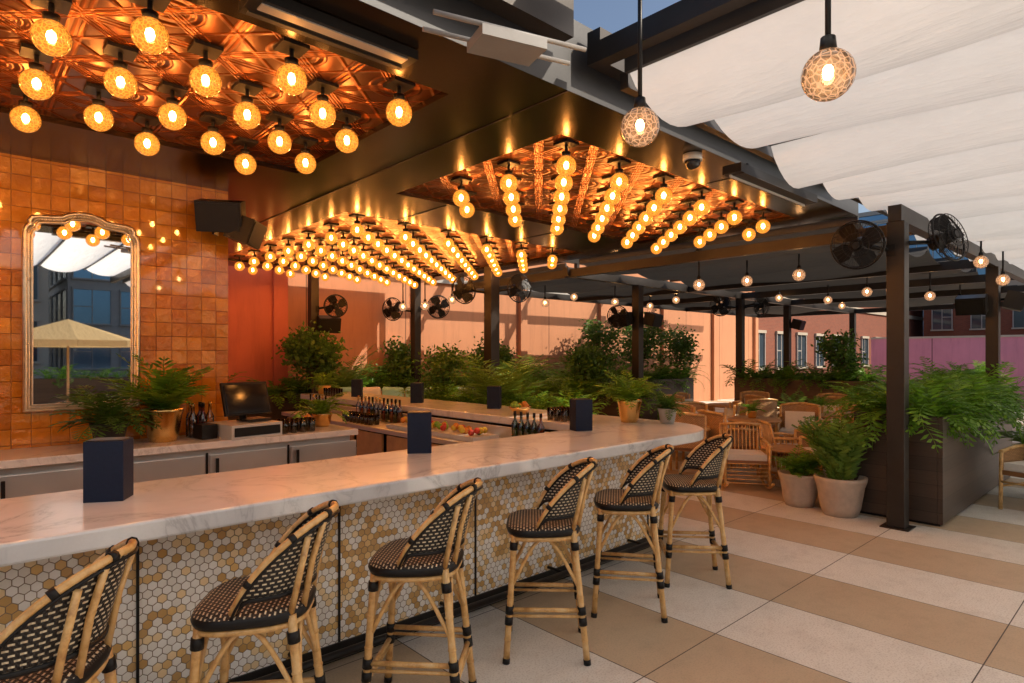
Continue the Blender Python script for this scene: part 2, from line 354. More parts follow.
b=MB(); b.bx(3.85,4.46,4.2,9.6,.80,.85,0); b.bx(4.40,4.46,4.2,9.6,.852,.97,0)
for k in range(5):
    y=4.3+k*1.3; b.bx(3.88,4.4,y,y+.04,0,.798,1)
b.bx(3.9,4.45,4.25,9.55,.35,.38,0)
for k in range(7): b.bx(3.87,3.90,4.36+k*.74,4.98+k*.74,.42,.78,2)
b.bx(-2.5,3.7,3.6,3.95,.78,.83,0); b.bx(-2.5,3.7,3.62,3.93,.3,.33,0)
b.obj('stainless_underbar_station',[M_stain,M_black,M_wood])
b=MB()
b.bx(3.95,4.3,4.9,6.6,.852,.90,0)
for k in range(9):
    for q in range(5): b.sphere((4.03+.2*R(),5.0+k*.18+.1*R(),.93+.03*R()),.035,random.choice([1,2,3,4]),8,6)
b.obj('garnish_tray',[M_white,M_red,M_yel,M_org,M_lime])
g=MB(); g.lathe([(.001,0),(.03,0),(.036,.13),(.034,.13),(.028,.006),(.001,.006)],n=14); gm=g.mesh('drinking_glass',[M_glass])
for k in range(16): place('drinking_glass',gm,(3.95+.09*(k%2)+.01*R(),7.0+.1*(k//2),.852))
for k in range(10): place('drinking_glass',gm,(4.62+.09*(k%2),9.3+.09*(k//2),1.07))
for k in range(9): place('drinking_glass',gm,(4.62+.09*(k%3),4.25+.1*(k//3),1.07))
for k in range(8): place('drinking_glass',gm,(2.35+.09*(k%4),5.78+.09*(k//4),1.0))
bt=MB(); bt.lathe([(.001,0),(.037,0),(.037,.18),(.013,.23),(.013,.3),(.001,.3)],n=14); bt.cyl((0,0,.27),(0,0,.315),.015,.015,1,10); bm=bt.mesh('liquor_bottle',[M_bottle,M_black]); bm2=bt.mesh('liquor_bottle',[M_whisky,M_black]); bm3=bt.mesh('liquor_bottle',[M_glass,M_brass])
for k in range(5): place('liquor_bottle',random.choice([bm,bm2,bm3]),(4.33,4.3+.095*k,.852))
for k in range(12): place('liquor_bottle',random.choice([bm,bm2,bm3]),(4.33+.0*k,6.9+.1*k,.852))
for k in range(6): place('liquor_bottle',random.choice([bm,bm2,bm3]),(3.97+.0*k,8.3+.1*k,.852))
for k in range(5): place('liquor_bottle',random.choice([bm2,bm3]),(1.62+.085*(k%3),6.15-.09*(k//3),1.0))
b=MB(); b.lathe([(.001,0),(.06,0),(.11,.06),(.13,.09),(.12,.09),(.05,.015),(.001,.015)],n=20)
for k in range(9): b.sphere((U(-.06,.06),U(-.06,.06),.07+U(0,.05)),.035,random.choice([1,2,3]),8,6)
fb=b.mesh('fruit_bowl',[M_brass,M_org,M_yel,M_lime]); place('fruit_bowl',fb,(2.62,5.98,1.0)); place('fruit_bowl',fb,(4.8,5.1,1.07))
mb=MB(); mb.box((0,0,.14),(.165,.135,.28),0); mb.box((0,0,.282),(.15,.12,.004),1)
mm=mb.mesh('menu_box',[M_navy,M_black])
for x,y,r in ((.55,3.42,-.5),(2.42,3.60,-.6),(4.2,3.66,-.4),(5.1,5.9,-.9),(4.9,7.35,-.8),(4.9,9.1,-.7)):
    place('menu_box',mm,(x,y,1.07),r,.006)
b=MB(); b.bx(-4,3.05,5.64,6.295,.94,1.0,0); b.bx(-4,3.0,5.72,6.29,.08,.938,1); b.bx(-4,2.96,5.78,6.25,0,.079,2)
for k in range(9):
    x=-3.4+k*.72
    b.bx(x+.02,x+.70,5.70,5.718,.14,.88,1); b.bx(x+.06,x+.085,5.66,5.68,.45,.85,2); b.bx(x-.01,x+.01,5.71,5.719,.14,.9,2)
b.obj('back_bar_counter',[M_marble,M_stain,M_black],bevel=.006)
b=MB(); b.bx(-6,2.0,6.3,6.6,0,3.35,0); b.obj('amber_tiled_wall',[M_zel])
def mirror():
    W,H=.395,.81
    half=[(W,-H),(W,H-.17),(W-.012,H-.13),(W-.035,H-.115),(W-.028,H-.085),(W-.05,H-.055),(W-.09,H-.045),(W-.17,H-.040),(.15,H-.03),(.12,H-.008),(.06,H+.012)]
    pts=half+[(0,H+.018)]+[(-x,z) for x,z in half[::-1]]
    c=(.83,6.27,2.11); b=MB()
    b.face([(c[0]+x*.93,c[1]-.003,c[2]+z*.95) for x,z in pts],0)
    def off(k,yy): return [(c[0]+x*(1-k/W),c[1]-yy,c[2]+z*(1-k/H)) for x,z in pts]
    b.tube(off(0,.015),.017,1,8,True); b.tube(off(.022,.007),.013,1,8,True); b.tube(off(.045,.012),.010,1,8,True)
    for k in range(0,60):
        p=off(.022,.02); L=len(p)
        q=k/60*(L-1); i=int(q); f=q-i; pp=Vector(p[i]).lerp(Vector(p[i+1]),f); b.sphere(pp,.009,1,6,4)
    b.face([(c[0]+x,c[1]+.004,c[2]+z) for x,z in pts],1)
    b.obj('wall_mirror',[M_mir,M_silver])
mirror()
b=MB(); b.box((0,0,.055),(.42,.42,.11),0); b.box((0,-.213,.055),(.38,.006,.07),1); b.box((.08,0,.125),(.2,.2,.02),1)
Mx=Matrix.Rotation(math.radians(-18),3,'X'); b.box((0,-.02,.30),(.38,.03,.27),1,M=Mx); b.box((0,-.04,.30),(.35,.012,.235),2,M=Mx); b.cyl((0,.03,.12),(0,.02,.28),.03,.03,1)
b.box((-.29,.05,.06),(.12,.15,.11),1)
b.obj('cash_register',[M_white,M_black,M_screen],(2.02,5.90,1.0),.15,.006,1.15)
def speaker(name,loc,rz,tilt=.35,s=1.0):
    b=MB(); Mx=Matrix.Rotation(rz,3,'Z')@Matrix.Rotation(tilt,3,'X')
    b.box((0,0,0),(.34*s,.22*s,.24*s),0,M=Mx); f=Mx@Vector((0,-.115*s,0)); b.box(f,(.31*s,.012,.21*s),1,M=Mx)
    bk=Mx@Vector((0,.11*s,0)); e=Matrix.Rotation(rz,3,'Z')@Vector((0,.28*s,.02)); b.cyl(bk,e,.02,.02,0,8)
    b.box(e,(.1,.02,.12),0,rz=rz)
    b.obj(name,[M_black,M_black],loc)
speaker('wall_speaker',(1.86,6.05,3.05),-.5,.3,1.15); speaker('wall_speaker',(2.07,6.02,2.93),.9,.35,1.0)
# ---------------------------------------------------------------- ceiling slab
ZS=3.35; ZC=3.39
XS=[-5,-3,2.25,3.25,7.3,7.7]; YS=[2.5,3.03,5.25,6.3,10.9,11.5]
cof=[(-3,2.25,3.03,5.25),(3.25,7.3,3.03,5.25),(3.25,7.3,6.3,10.9)]
b=MB()
for i in range(5):
    for j in range(5):
        x0,x1,y0,y1=XS[i],XS[i+1],YS[j],YS[j+1]
        if any(x0>=c[0]-.01 and x1<=c[1]+.01 and y0>=c[2]-.01 and y1<=c[3]+.01 for c in cof): continue
        b.face([(x0,y0,ZS),(x0,y1,ZS),(x1,y1,ZS),(x1,y0,ZS)],0)
for c in cof:
    x0,x1,y0,y1=c
    for p,q in (((x0,y0),(x1,y0)),((x1,y0),(x1,y1)),((x1,y1),(x0,y1)),((x0,y1),(x0,y0))):
        b.face([(p[0],p[1],ZS),(q[0],q[1],ZS),(q[0],q[1],ZC),(p[0],p[1],ZC)],0)
b.bx(-5,7.7,2.5,11.5,ZC+.03,3.8,1)
for p,q in (((-5,2.5),(7.7,2.5)),((7.7,2.5),(7.7,11.5)),((7.7,11.5),(-5,11.5)),((-5,11.5),(-5,2.5))):
    b.face([(p[0],p[1],ZS),(q[0],q[1],ZS),(q[0],q[1],ZC+.03),(p[0],p[1],ZC+.03)],1)
for x in (-1.2,.4,2.75,5.2): b.bx(x-.004,x+.004,2.5,2.99,ZS-.005,ZS-.001,2)
b.bx(2.746,2.754,3.03,11,ZS-.005,ZS-.001,2)
for x in (3.9,5.8): b.bx(x-.004,x+.004,5.29,6.26,ZS-.005,ZS-.001,2)
b.obj('bar_ceiling_canopy',[M_slab,M_steelg,M_black])
b=MB()
for c in cof: b.face([(c[0],c[2],ZC),(c[0],c[3],ZC),(c[1],c[3],ZC),(c[1],c[2],ZC)])
b.obj('copper_tin_ceiling',[M_tin])
g=MB(); g.box((0,0,-.012),(.14,.14,.02),0); g.cyl((0,0,-.02),(0,0,-.085),.012,.012,0,8); g.cyl((0,0,-.075),(0,0,-.112),.036,.03,0,12)
g.sphere((0,0,-.18),.079,1,18,11); g.sphere((0,0,-.175),.021,2,6,4,(1,1,1.5))
gm=g.mesh('globe_ceiling_lamp',[M_black,M_globe,M_bulb])
def lat(x0,n,y0,y1,off=0):
    for i in range(n):
        y=y0+(.33 if (i+off)%2 else 0)
        while y<y1: place('globe_ceiling_lamp',gm,(x0+i*.33,y,ZC)); y+=.66
lat(1.99-.33*14,15,3.18,5.1,0)
lat(3.5,12,3.2,5.1,0)
lat(3.5,12,6.5,10.8,0)
# ---------------------------------------------------------------- heaters & unit
b=MB(); b.box((0,0,0),(1.5,.16,.07),0); b.box((0,-.03,-.037),(1.4,.1,.006),1); b.box((0,.03,-.045),(1.44,.012,.02),2)
for x in (-.5,.5): b.box((x,0,.06),(.03,.03,.06),0)
b.obj('infrared_heater',[M_black,M_lid,M_white],(5.35,2.42,3.24))
b=MB(); b.box((0,0,0),(.85,.17,.05),0); b.box((0,-.03,-.028),(.75,.06,.006),2); b.box((0,.05,-.03),(.8,.03,.006),1)
b.obj('infrared_heater',[M_black,M_lid,M_stain],(1.38,2.78,3.32))
b=MB(); b.box((0,0,0),(.34,.2,.05),0); b.tube([(-.4,.08,.03),(.4,.08,.03)],.012,0); b.tube([(-.4,-.08,.03),(.4,-.08,.03)],.012,0); b.tube([(0,0,0),(0,.36,.14)],.02,1)
b.obj('ceiling_projector_mount',[M_gpanel,M_black],(2.0,2.22,3.26),-.3)
b=MB(); b.cyl((0,0,.05),(0,0,.0),.075,.075,0,20); b.sphere((0,0,-.01),.062,1,16,10)
b.obj('dome_camera',[M_white,M_screen],(4.35,2.62,3.295))
# ---------------------------------------------------------------- canopies
def canopy(name,x0,x1,y0,y1,z,bay,sag,mat,rod=True,slope=0):
    b=MB(); n=int(round((x1-x0)/bay)); K=10; ny=14
    ws=[U(.75,1.25) for _ in range(n)]; i0=len(b.v)
    for i in range(n*K+1):
        t=i/K; kk=min(int(t),n-1); f=t-kk
        for j in range(ny+1):
            v=j/ny; sg=sag*ws[kk]*(math.sin(math.pi*f)**.7)*(1+.15*math.sin(v*9+kk*2))
            b.v.append((x0+(x1-x0)*i/(n*K),y0+(y1-y0)*v,z-sg-slope*(i/(n*K))-.04*math.sin(math.pi*v)))
    for i in range(n*K):
        for j in range(ny):
            a=i0+i*(ny+1)+j; b.fi((a,a+1,a+ny+2,a+ny+1),0,None,True)
    if rod:
        for k in range(n+1):
            x=x0+(x1-x0)*k/n; zz=z-slope*k/n; b.bx(x-.014,x+.014,y0,y1,zz-.06,zz+.03,1)
    b.obj(name,[mat,M_steelg])
canopy('unseen_sun_shade',2.95,21.65,-4.1,2.22,3.48,.95,.24,M_fab)
canopy('unseen_sun_shade',-6,3.05,-4.3,1.35,3.74,.85,.14,M_fab2)  # added sheet out of view: blocks direct sun on bar and stools
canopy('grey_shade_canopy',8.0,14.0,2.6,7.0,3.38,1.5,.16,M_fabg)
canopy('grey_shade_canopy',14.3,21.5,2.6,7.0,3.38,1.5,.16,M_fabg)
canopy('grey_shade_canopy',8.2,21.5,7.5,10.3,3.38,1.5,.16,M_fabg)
b=MB()
def H(x0,y0,x1,y1,z=3.25,w=.1,h=.18):
    if x0==x1: b.bx(x0-w/2,x0+w/2,y0,y1,z-h/2,z+h/2)
    else: b.bx(x0,x1,y0-w/2,y0+w/2,z-h/2,z+h/2)
H(7.0,1.94,22,1.94,3.18,.12,.16); H(7.9,7.25,22,7.25,3.2,.12,.16); H(8.0,10.5,22,10.5,3.2,.1,.14)
for x in (8.0,11.8,14.2,17,21.8): H(x,2.002,x,7.188,3.18,.09,.14); H(x,7.312,x,10.448,3.18,.09,.14)
H(2.82,-4.6,2.82,2.3,3.52,.09,.12); H(2.87,2.40,7.0,2.40,3.62,.1,.2); H(-1,2.38,2.6,2.38,3.66,.12,.22)
b.bx(3.0,22,2.24,2.30,3.36,3.46)
# upper trusses that throw shadows over the stucco wall
for x in (9.5,12.5,15.5,18.5): b.bx(x-.06,x+.06,7.6,12.0,4.3,4.45)
H(8.0,10.6,22,10.6,4.2,.1,.16); 
for x in (8.2,12,16,20): b.bx(x-.05,x+.05,10.55,10.65,3.28,4.115)
b.obj('pergola_frame',[M_post])
def post(x,y,z1=3.1,w=.16):
    b=MB(); b.bx(-w/2,w/2,-w/2,w/2,0.012,z1); b.bx(-w/2-.05,w/2+.05,-w/2-.05,w/2+.05,0,.012)
    b.obj('pergola_post',[M_post],(x,y,0),0,.004)
post(7.1,1.94); post(11.8,1.94); post(17,1.94); post(7.2,8.4,3.35,.2); post(5.2,11.4,3.35); post(9.95,7.2,3.12); post(14.2,7.25,3.12); post(17.2,7.4,3.12); post(7.5,11.3,3.35); post(21.8,7.25,3.12); post(2.9,11.3,3.35)
def pend(x,y,z,zt,r=.1):
    b=MB(); b.cyl((0,0,r*.9),(0,0,zt-z),.012,.012,0,8); b.cyl((0,0,r*.85),(0,0,r*1.5),r*.35,r*.28,0,14); b.sphere((0,0,0),r,1,28,18); b.sphere((0,0,.01),r*.22,2,8,6,(1,1,1.4))
    b.cyl((0,0,zt-z-.02),(0,0,zt-z),.05,.05,0,14)
    b.obj('globe_pendant_lamp',[M_black,M_pglobe,M_bulb2],(x,y,z))
def inv(px,py,d):
    r=(px-512)*d/612; return (d*.6756+r*.7373, d*.7373-r*.6756, 1.75-(py-355)*d/612)
def P(px,py,d,zt,r=.1):
    x,y,z=inv(px,py,d); pend(x,y,z,zt,r)
P(640,127,3.2,3.9,.1); P(828,75,2.45,3.46,.1)
b=MB(); b.bx(2.4,2.9,1.75,2.05,3.9,3.95); b.obj('lamp_hanger_beam',[M_post])
for px,py,d in ((699,285,9),(747,281,9.6),(799,275,8.6),(981,262,8.2),(867,292,11),(828,300,13),(779,298,14),(425,306,11.5),(452,300,12.5),(403,307,12.5),(676,300,14),(574,297,14),(891,290,12),(615,302,13),(650,306,15),(720,304,15),(760,306,16),(842,306,16),(930,296,11),(545,303,13),(960,300,13),(1003,280,9)):
    P(px,py,d,3.3,.085)
def fan(loc,rz,tilt,r=.22,arm=(0,.3,-.1)):
    b=MB(); Mx=Matrix.Rotation(rz,3,'Z')@Matrix.Rotation(tilt,3,'X')
    def tr(p): return tuple(Mx@Vector(p))
    for k,(yy,rr) in enumerate(((-.05,r*.93),(.05,r*.93),(0,r),(-.07,r*.5),(.07,r*.5),(-.075,r*.25))):
        b.tube([tr((rr*math.cos(a*math.pi/16),yy,rr*math.sin(a*math.pi/16))) for a in range(32)],.010 if k==2 else .0045,0,5,True)
    for k in range(28):
        a=k*math.pi/14
        for s in (-1,1):
            b.tube([tr((q*r*math.cos(a),s*y,q*r*math.sin(a))) for q,y in ((.1,.08),(.5,.07),(.93,.05),(1,0))],.0022,0,4,False,False)
    for k in range(4):
        a=k*math.pi/2+.3; c,s_=math.cos(a),math.sin(a)
        q=[]
        for rr,ww in ((.15,.08),(.5,.46),(.88,.48),(.93,-.16),(.5,-.26),(.15,-.08)):
            q.append(tr((r*(rr*c-ww*s_),-.02+.1*ww*r/.22,r*(rr*s_+ww*c))))
        b.face(q,0)
    b.cyl(tr((0,-.05,0)),tr((0,.17,0)),.06,.075,0,14); b.cyl(tr((0,-.085,0)),tr((0,-.05,0)),.035,.05,0,14)
    b.cyl(tr((0,.12,0)),arm,.022,.022,0,8); b.box(arm,(.08,.08,.12),0)
    b.obj('wall_fan',[M_black],loc)
rv=Vector((.7373,-.6756,0)); fv=Vector((.6756,.7373,0))
def fans(X,Y,sg,z,rz,tilt,r=.22,o=.42):
    p=Vector((X,Y,z))+rv*o*sg-fv*.05; a=-rv*(o-.06)*sg+Vector((0,0,-.05))+fv*.05; fan(p,rz,tilt,r,tuple(a))
CZ=-.74
fans(7.1,1.94,-1,2.86,CZ-.7,.2,.24,.44); fans(7.1,1.94,1,2.94,CZ+.45,-.25,.25,.48)
fans(7.2,8.4,-1,2.92,CZ-.6,.2,.25,.5); fans(7.2,8.4,1,2.95,CZ+.6,.1,.25,.5)
fans(9.95,7.2,-1,2.5,CZ-.6,.2,.22,.4); fans(14.2,7.25,-1,2.95,CZ-.6,.1,.25,.5); fans(14.2,7.25,1,2.95,CZ+.5,.1,.25,.5)
fans(5.2,11.4,1,2.7,CZ+.4,.1,.22,.45); fans(7.5,11.3,-1,2.75,CZ-.4,.1,.25,.5); fans(7.5,11.3,1,2.8,CZ+.4,.1,.25,.5)
def spk(X,Y,sg,z,rz,o=.3,s=1):
    p=Vector((X,Y,z))+rv*o*sg; speaker('post_speaker',tuple(p),rz,.3,s)
spk(11.8,1.94,-1,2.52,CZ-.8,.33,1.1); spk(11.8,1.94,1,2.58,CZ+.9,.33,1.1)
spk(9.95,7.2,-1,2.45,CZ-.8,.3); spk(9.95,7.2,1,2.45,CZ+.8,.3); spk(5.2,11.4,1,2.35,CZ+.5,.3,1.2); spk(17.2,7.4,1,2.6,CZ+.8,.3,1.1)
# ---------------------------------------------------------------- stools
def stool():
    b=MB(); Z=.775
    n=40; ring=[]
    for k in range(n):
        a=2*math.pi*k/n; c,s_=math.cos(a),math.sin(a); e=.62
        x=.225*math.copysign(abs(c)**e,c); y=.215*math.copysign(abs(s_)**e,s_); x*=(1+.10*y/.2); ring.append((x,y))
    i=len(b.v); levels=((0.0,.006),(.5,.008),(.88,.003),(1.0,-.012),(1.03,-.03),(1.0,-.05),(.9,-.056))
    b.v.append((0,0,Z))
    for f,dz in levels[1:]:
        for x,y in ring: b.v.append((x*f,y*f,Z+dz-.004))
    for k in range(n):
        k2=(k+1)%n; b.fi((i,i+1+k,i+1+k2),0,[(0,0),(ring[k][0]*.5,ring[k][1]*.5),(ring[k2][0]*.5,ring[k2][1]*.5)],True)
        for l in range(len(levels)-2):
            f0,f1=levels[l+1][0],levels[l+2][0]; 
            if l>=2: f0=f1=1
            o=l*n; uv=[(ring[k][0]*f0,ring[k][1]*f0),(ring[k][0]*f1,ring[k][1]*f1),(ring[k2][0]*f1,ring[k2][1]*f1),(ring[k2][0]*f0,ring[k2][1]*f0)]
            b.fi((i+1+o+k,i+1+o+n+k,i+1+o+n+k2,i+1+o+k2),0 if l<2 else 1,uv,True)
    b.face([(x*.9,y*.9,Z-.06) for x,y in ring][::-1],1)
    b.tube([(x*.93,y*.93,Z-.07) for x,y in ring],.014,2,8,True)
    A=math.radians(100); nn=36; topr=[]; bot=[]
    for k in range(nn+1):
        f=-A+2*A*k/nn; t=abs(f)/A; hh=.335*(1-t**2.3)+.005; g=1+.20*hh/.33
        topr.append((.225*g*math.sin(f),-.205*g*math.cos(f)-.06*hh/.33*(1-t),Z+hh)); bot.append((.222*math.sin(f),-.203*math.cos(f)-.02*(1-t),Z+min(hh*.5,.05)))
    rows=8; S=[0]
    for k in range(nn): S.append(S[-1]+math.dist(bot[k],bot[k+1]))
    i=len(b.v)
    for k in range(nn+1):
        for r in range(rows+1):
            q=r/rows; p=[bot[k][j]*(1-q)+topr[k][j]*q for j in range(3)]; b.v.append(tuple(p))
    for k in range(nn):
        for r in range(rows):
            a=i+k*(rows+1)+r; z0=b.v[a][2];z1=b.v[a+1][2];z2=b.v[a+rows+2][2];z3=b.v[a+rows+1][2]
            b.fi((a,a+rows+1,a+rows+2,a+1),0,[(S[k],z0),(S[k+1],z3),(S[k+1],z2),(S[k],z1)],True)
    b.tube(topr,.0145,2,8); b.tube(bot,.010,1,8)
    b.tube([(x*1.04,y*1.04,z-.018) for x,y,z in topr],.006,1,6); b.tube([(x*.96,y*.96,z-.018) for x,y,z in topr],.006,1,6)
    for k in (3,9,15,21,27,33):
        p=Vector(topr[k]); d=(Vector(topr[k+1])-p).normalized(); b.tube([p-d*.012,p+d*.012],.019,1,8)
    L=[((-.175,.165),(-.205,.215)),((.175,.165),(.205,.215)),((-.165,-.165),(-.205,-.245)),((.165,-.165),(.205,-.245))]
    def lp(l,z): t=1-z/Z; (a,c)=l; return Vector((a[0]+(c[0]-a[0])*t,a[1]+(c[1]-a[1])*t,z))
    for l in L:
        b.tube([lp(l,z) for z in (0,.2,.4,.6,Z-.03)],[.0195,.0185,.018,.018,.018],2,10); b.cyl(lp(l,0),lp(l,.03),.0215,.0215,1,10)
        for z in (.13,.37,.52): b.tube([lp(l,z),lp(l,z+.006)],.0208,2,10)
        for z in (.24,.30,.66): b.cyl(lp(l,z-.022),lp(l,z+.022),.024,.024,1,10)
    for s_ in (-1,1):
        b.tube([(s_*.165,-.165,Z-.03),(s_*.18,-.195,Z+.1),(s_*.175,-.232,Z+.27)],.0125,2,8)
        b.tube([(s_*.10,-.20,Z-.03),(s_*.105,-.235,Z+.16),(s_*.11,-.28,Z+.31)],.0125,2,8)
    for (a,c,z) in ((0,1,.24),(2,3,.24),(0,2,.30),(1,3,.30)):
        b.tube([lp(L[a],z),lp(L[c],z)],.0135,2,8)
        p,q=lp(L[a],z-.035),lp(L[c],z-.035); b.tube([p,q],.009,2,8)
        P_=[]
        for k in range(13):
            t=k/12; w0=lp(L[a],.42+.28*math.sin(math.pi*t)); w1=lp(L[c],.42+.28*math.sin(math.pi*t)); P_.append(w0.lerp(w1,t))
        b.tube(P_,.0105,2,8)
        m=P_[6]; d=(P_[7]-P_[5]).normalized(); b.tube([m-d*.018,m+d*.018],.016,1,8)
    return b.mesh('rattan_bar_stool',[M_weave,M_black,M_rat])
sm=stool()
for x,y,r in ((.17,2.50,1.0),(.93,2.56,1.0),(1.72,2.57,.78),(2.62,2.58,.80),(3.46,2.6,.70),(4.28,2.6,.78)):
    place('rattan_bar_stool',sm,(x,y,0),r+U(-.05,.05))
# ---------------------------------------------------------------- plants
def frond(b,base,az,L,el,droop,lw,n,m=0,wid=.35):
    p=Vector(base); a=el; st=L/n; hd=Vector((math.cos(az),math.sin(az),0)); sd_=Vector((-math.sin(az),math.cos(az),0)); pts=[p.copy()]
    for k in range(n):
        a=el-droop*((k+1)/n)**1.3; p=p+(hd*math.cos(a)+Vector((0,0,1))*math.sin(a))*st; pts.append(p.copy())
        t=(k+1)/n; ll=L*wid*(math.sin(math.pi*min(1,t*.9+.1))**.7)*U(.8,1.1)
        fw=hd*math.cos(a)+Vector((0,0,1))*math.sin(a)
        for s_ in (-1,1):
            d=(sd_*s_+fw*.55+Vector((0,0,U(-.25,.1)))).normalized(); w=fw*lw
            b.face([p-w*.3,p+d*ll*.5-w,p+d*ll,p+d*ll*.5+w],m)
    b.tube(pts,[.004]*len(pts),m,3,False,False)
def fern(b,c,R_,h,nf,m=0,n=11):
    for k in range(nf):
        az=U(0,6.283); el=U(.2,1.45); frond(b,(c[0]+U(-.05,.05),c[1]+U(-.05,.05),c[2]),az,R_*U(.6,1.2),el,U(1.0,2.2),R_*.030,n,m,.22)
def shrub(b,c,rx,rz,n,ls,m=0,ms=1,nb=12):
    cl=[]
    for k in range(nb):
        th=U(0,6.28); rr=rx*math.sqrt(R())*.85
        e=Vector((c[0]+rr*math.cos(th),c[1]+rr*math.sin(th),c[2]+rz*U(-.7,.85))); cl.append(e)
        b.tube([(c[0],c[1],c[2]-rz),((c[0]+e.x)/2+U(-.03,.03),(c[1]+e.y)/2,(c[2]-rz*.4+e.z)/2),tuple(e)],[.012,.008,.004],ms,5)
    for k in range(n):
        q=random.choice(cl); v=Vector((random.gauss(0,1),random.gauss(0,1),random.gauss(0,1)))*rx*.24+q
        d=Vector((U(-1,1),U(-1,1),U(-.6,.8))).normalized(); s_=d.cross(Vector((U(-1,1),U(-1,1),U(-1,1)))).normalized(); l=ls*U(.6,1.3)
        b.face([v,v+d*l*.5+s_*l*.28,v+d*l,v+d*l*.5-s_*l*.28],m)
def planter(name,x0,x1,y0,y1,h,mat,clear=.33,R_=.5,nf=22,leaf=None,shr=0):
    b=MB(); b.bx(x0,x1,y0,y0+.05,0.03,h); b.bx(x0,x1,y1-.05,y1,0.03,h); b.bx(x0,x0+.05,y0+.05,y1-.05,.03,h); b.bx(x1-.05,x1,y0+.05,y1-.05,.03,h)
    b.bx(x0+.05,x1-.05,y0+.05,y1-.05,.03,h-.07,1); b.bx(x0+.03,x1-.03,y0+.03,y1-.03,0,.03,2)
    b.obj(name,[mat,M_soil,M_black],bevel=.004)
    f=MB(); nx=max(1,round((x1-x0)/clear)); ny=max(1,round((y1-y0)/clear))
    for i in range(nx):
        for j in range(ny):
            X=x0+(i+.5)*(x1-x0)/nx+U(-.05,.05); Y=y0+(j+.5)*(y1-y0)/ny+U(-.05,.05)
            fern(f,(X,Y,h-.06),R_*U(.75,1.25),0,nf)
            if shr and R()<.35: shrub(f,(X,Y,h+.15),.24,.2,int(shr*U(.7,1.3)),.075,1,1,5)
    f.obj('fern_hedge',[leaf or M_fern,M_dleaf])
def planks(name,col):
    t=T(name); o=t.obj(); s=t.N('ShaderNodeSeparateXYZ',None,_0=o); z=t.M('MULTIPLY',s.outputs[2],1/.14); fr=t.M('FRACT',z)
    wn=t.N('ShaderNodeTexWhiteNoise',{'noise_dimensions':'1D'},W=t.M('FLOOR',z)).outputs[0]
    gr=t.noise(t.V('MULTIPLY',o,(1.5,1.5,30)),3,5,.6)
    c=t.mix(t.M('ADD',t.M('MULTIPLY',gr,.6),t.M('MULTIPLY',wn,.3)),mul(col,.5),mul(col,1.6)); c=t.mix(t.M('LESS_THAN',fr,.03),c,mul(col,.2))
    return t.done(t.pbr(Base_Color=c,Roughness=.4,Normal=t.bump(gr,.2,.003)))
M_plk=planks('dark_plank_cladding',(.062,.040,.028)); M_plkw=planks('brown_plank_cladding',(.13,.075,.045))
planter('planter_box',7.4,11.2,1.62,2.45,1.12,M_plk,.32,.60,38)
planter('planter_box',8.6,9.3,6.3,10.6,1.0,M_plk,.35,.62,32,None,50)
planter('planter_box',3.4,8.2,11.5,12.0,1.0,M_plk,.34,.75,34,None,90)
planter('planter_box',8.3,10.7,11.5,12.0,1.0,M_plk,.36,.75,30,None,90)
planter('planter_box',14,14.7,4.3,7.3,1.2,M_plkw,.4,.65,26)
planter('planter_box',16,23,3.4,4.0,1.2,M_plkw,.45,.6,16)
planter('planter_box',10.8,18,10.8,11.4,1.0,M_plk,.42,.85,26,None,90)
planter('planter_box',5.9,6.5,5.4,9.0,.92,M_plk,.34,.55,36)
def palm(loc,R_,nf,pot=True):
    b=MB()
    if pot: b.lathe([(.001,0),(.15,0),(.2,.35),(.185,.35),(.17,.3),(.001,.3)],m=1,n=18)
    for k in range(nf):
        az=U(0,6.28); frond(b,(U(-.04,.04),U(-.04,.04),.3 if pot else 0),az,R_*U(.7,1.1),U(.9,1.45),U(.7,1.5),.016,20,0,.32)
    b.obj('potted_palm' if pot else 'palm_plant',[M_palm,M_terra],loc)
palm((6.2,7.0,.85),1.25,26,False); palm((8.9,9.5,.9),1.2,20,False); palm((6.0,11.7,.9),1.2,18,False); palm((12.8,11.1,.9),1.3,20,False); palm((10.2,11.7,.9),1.2,18,False)
def ficus(loc,h,rx,n,ls=.07,pot=False):
    b=MB()
    if pot: b.lathe([(.001,0),(.16,0),(.21,.4),(.19,.4),(.175,.35),(.001,.35)],m=2,n=18)
    b.tube([(0,0,.0),(.02,0,h*.5),(0,.02,h)],[.022,.017,.01],1,7); shrub(b,(0,0,h),rx,rx*.85,n,ls,0,1)
    b.obj('ficus_tree',[M_dleaf,M_stem,M_terra],loc)
ficus((4.95,10.9,0),1.75,.50,2600,.10,True); ficus((8.95,7.6,.95),.6,.40,1700,.09); ficus((8.95,10.4,.95),.75,.45,1700,.09); ficus((13.5,11.1,.9),1.1,.65,2000,.12); ficus((15.6,11.1,.9),1.2,.75,2200,.12); ficus((17.5,11.1,.9),1.0,.7,2000,.12); ficus((14.3,5.0,1.1),.7,.45,1500,.1); ficus((6.2,8.4,.85),.6,.4,1500,.08); ficus((7.3,11.7,.95),.6,.45,1500,.1)
def basket_pot(name,loc,r,h,R_,nf,mat,leaf,el=None,n=12,dr=(.8,1.7)):
    b=MB(); b.lathe([(.001,0),(r*.68,0),(r*.8,h*.2),(r*.95,h*.75),(r*1.04,h*.9),(r*1.06,h),(r*.95,h),(r*.9,h*.86),(.001,h*.86)],m=1,n=24)
    for k in range(nf):
        az=U(0,6.28); e=U(.3,1.4) if el is None else U(*el)
        frond(b,(U(-.3,.3)*r,U(-.3,.3)*r,h*.86),az,R_*U(.7,1.15),e,U(*dr),R_*.03,n,0,.26)
    b.obj(name,[leaf,mat],loc)
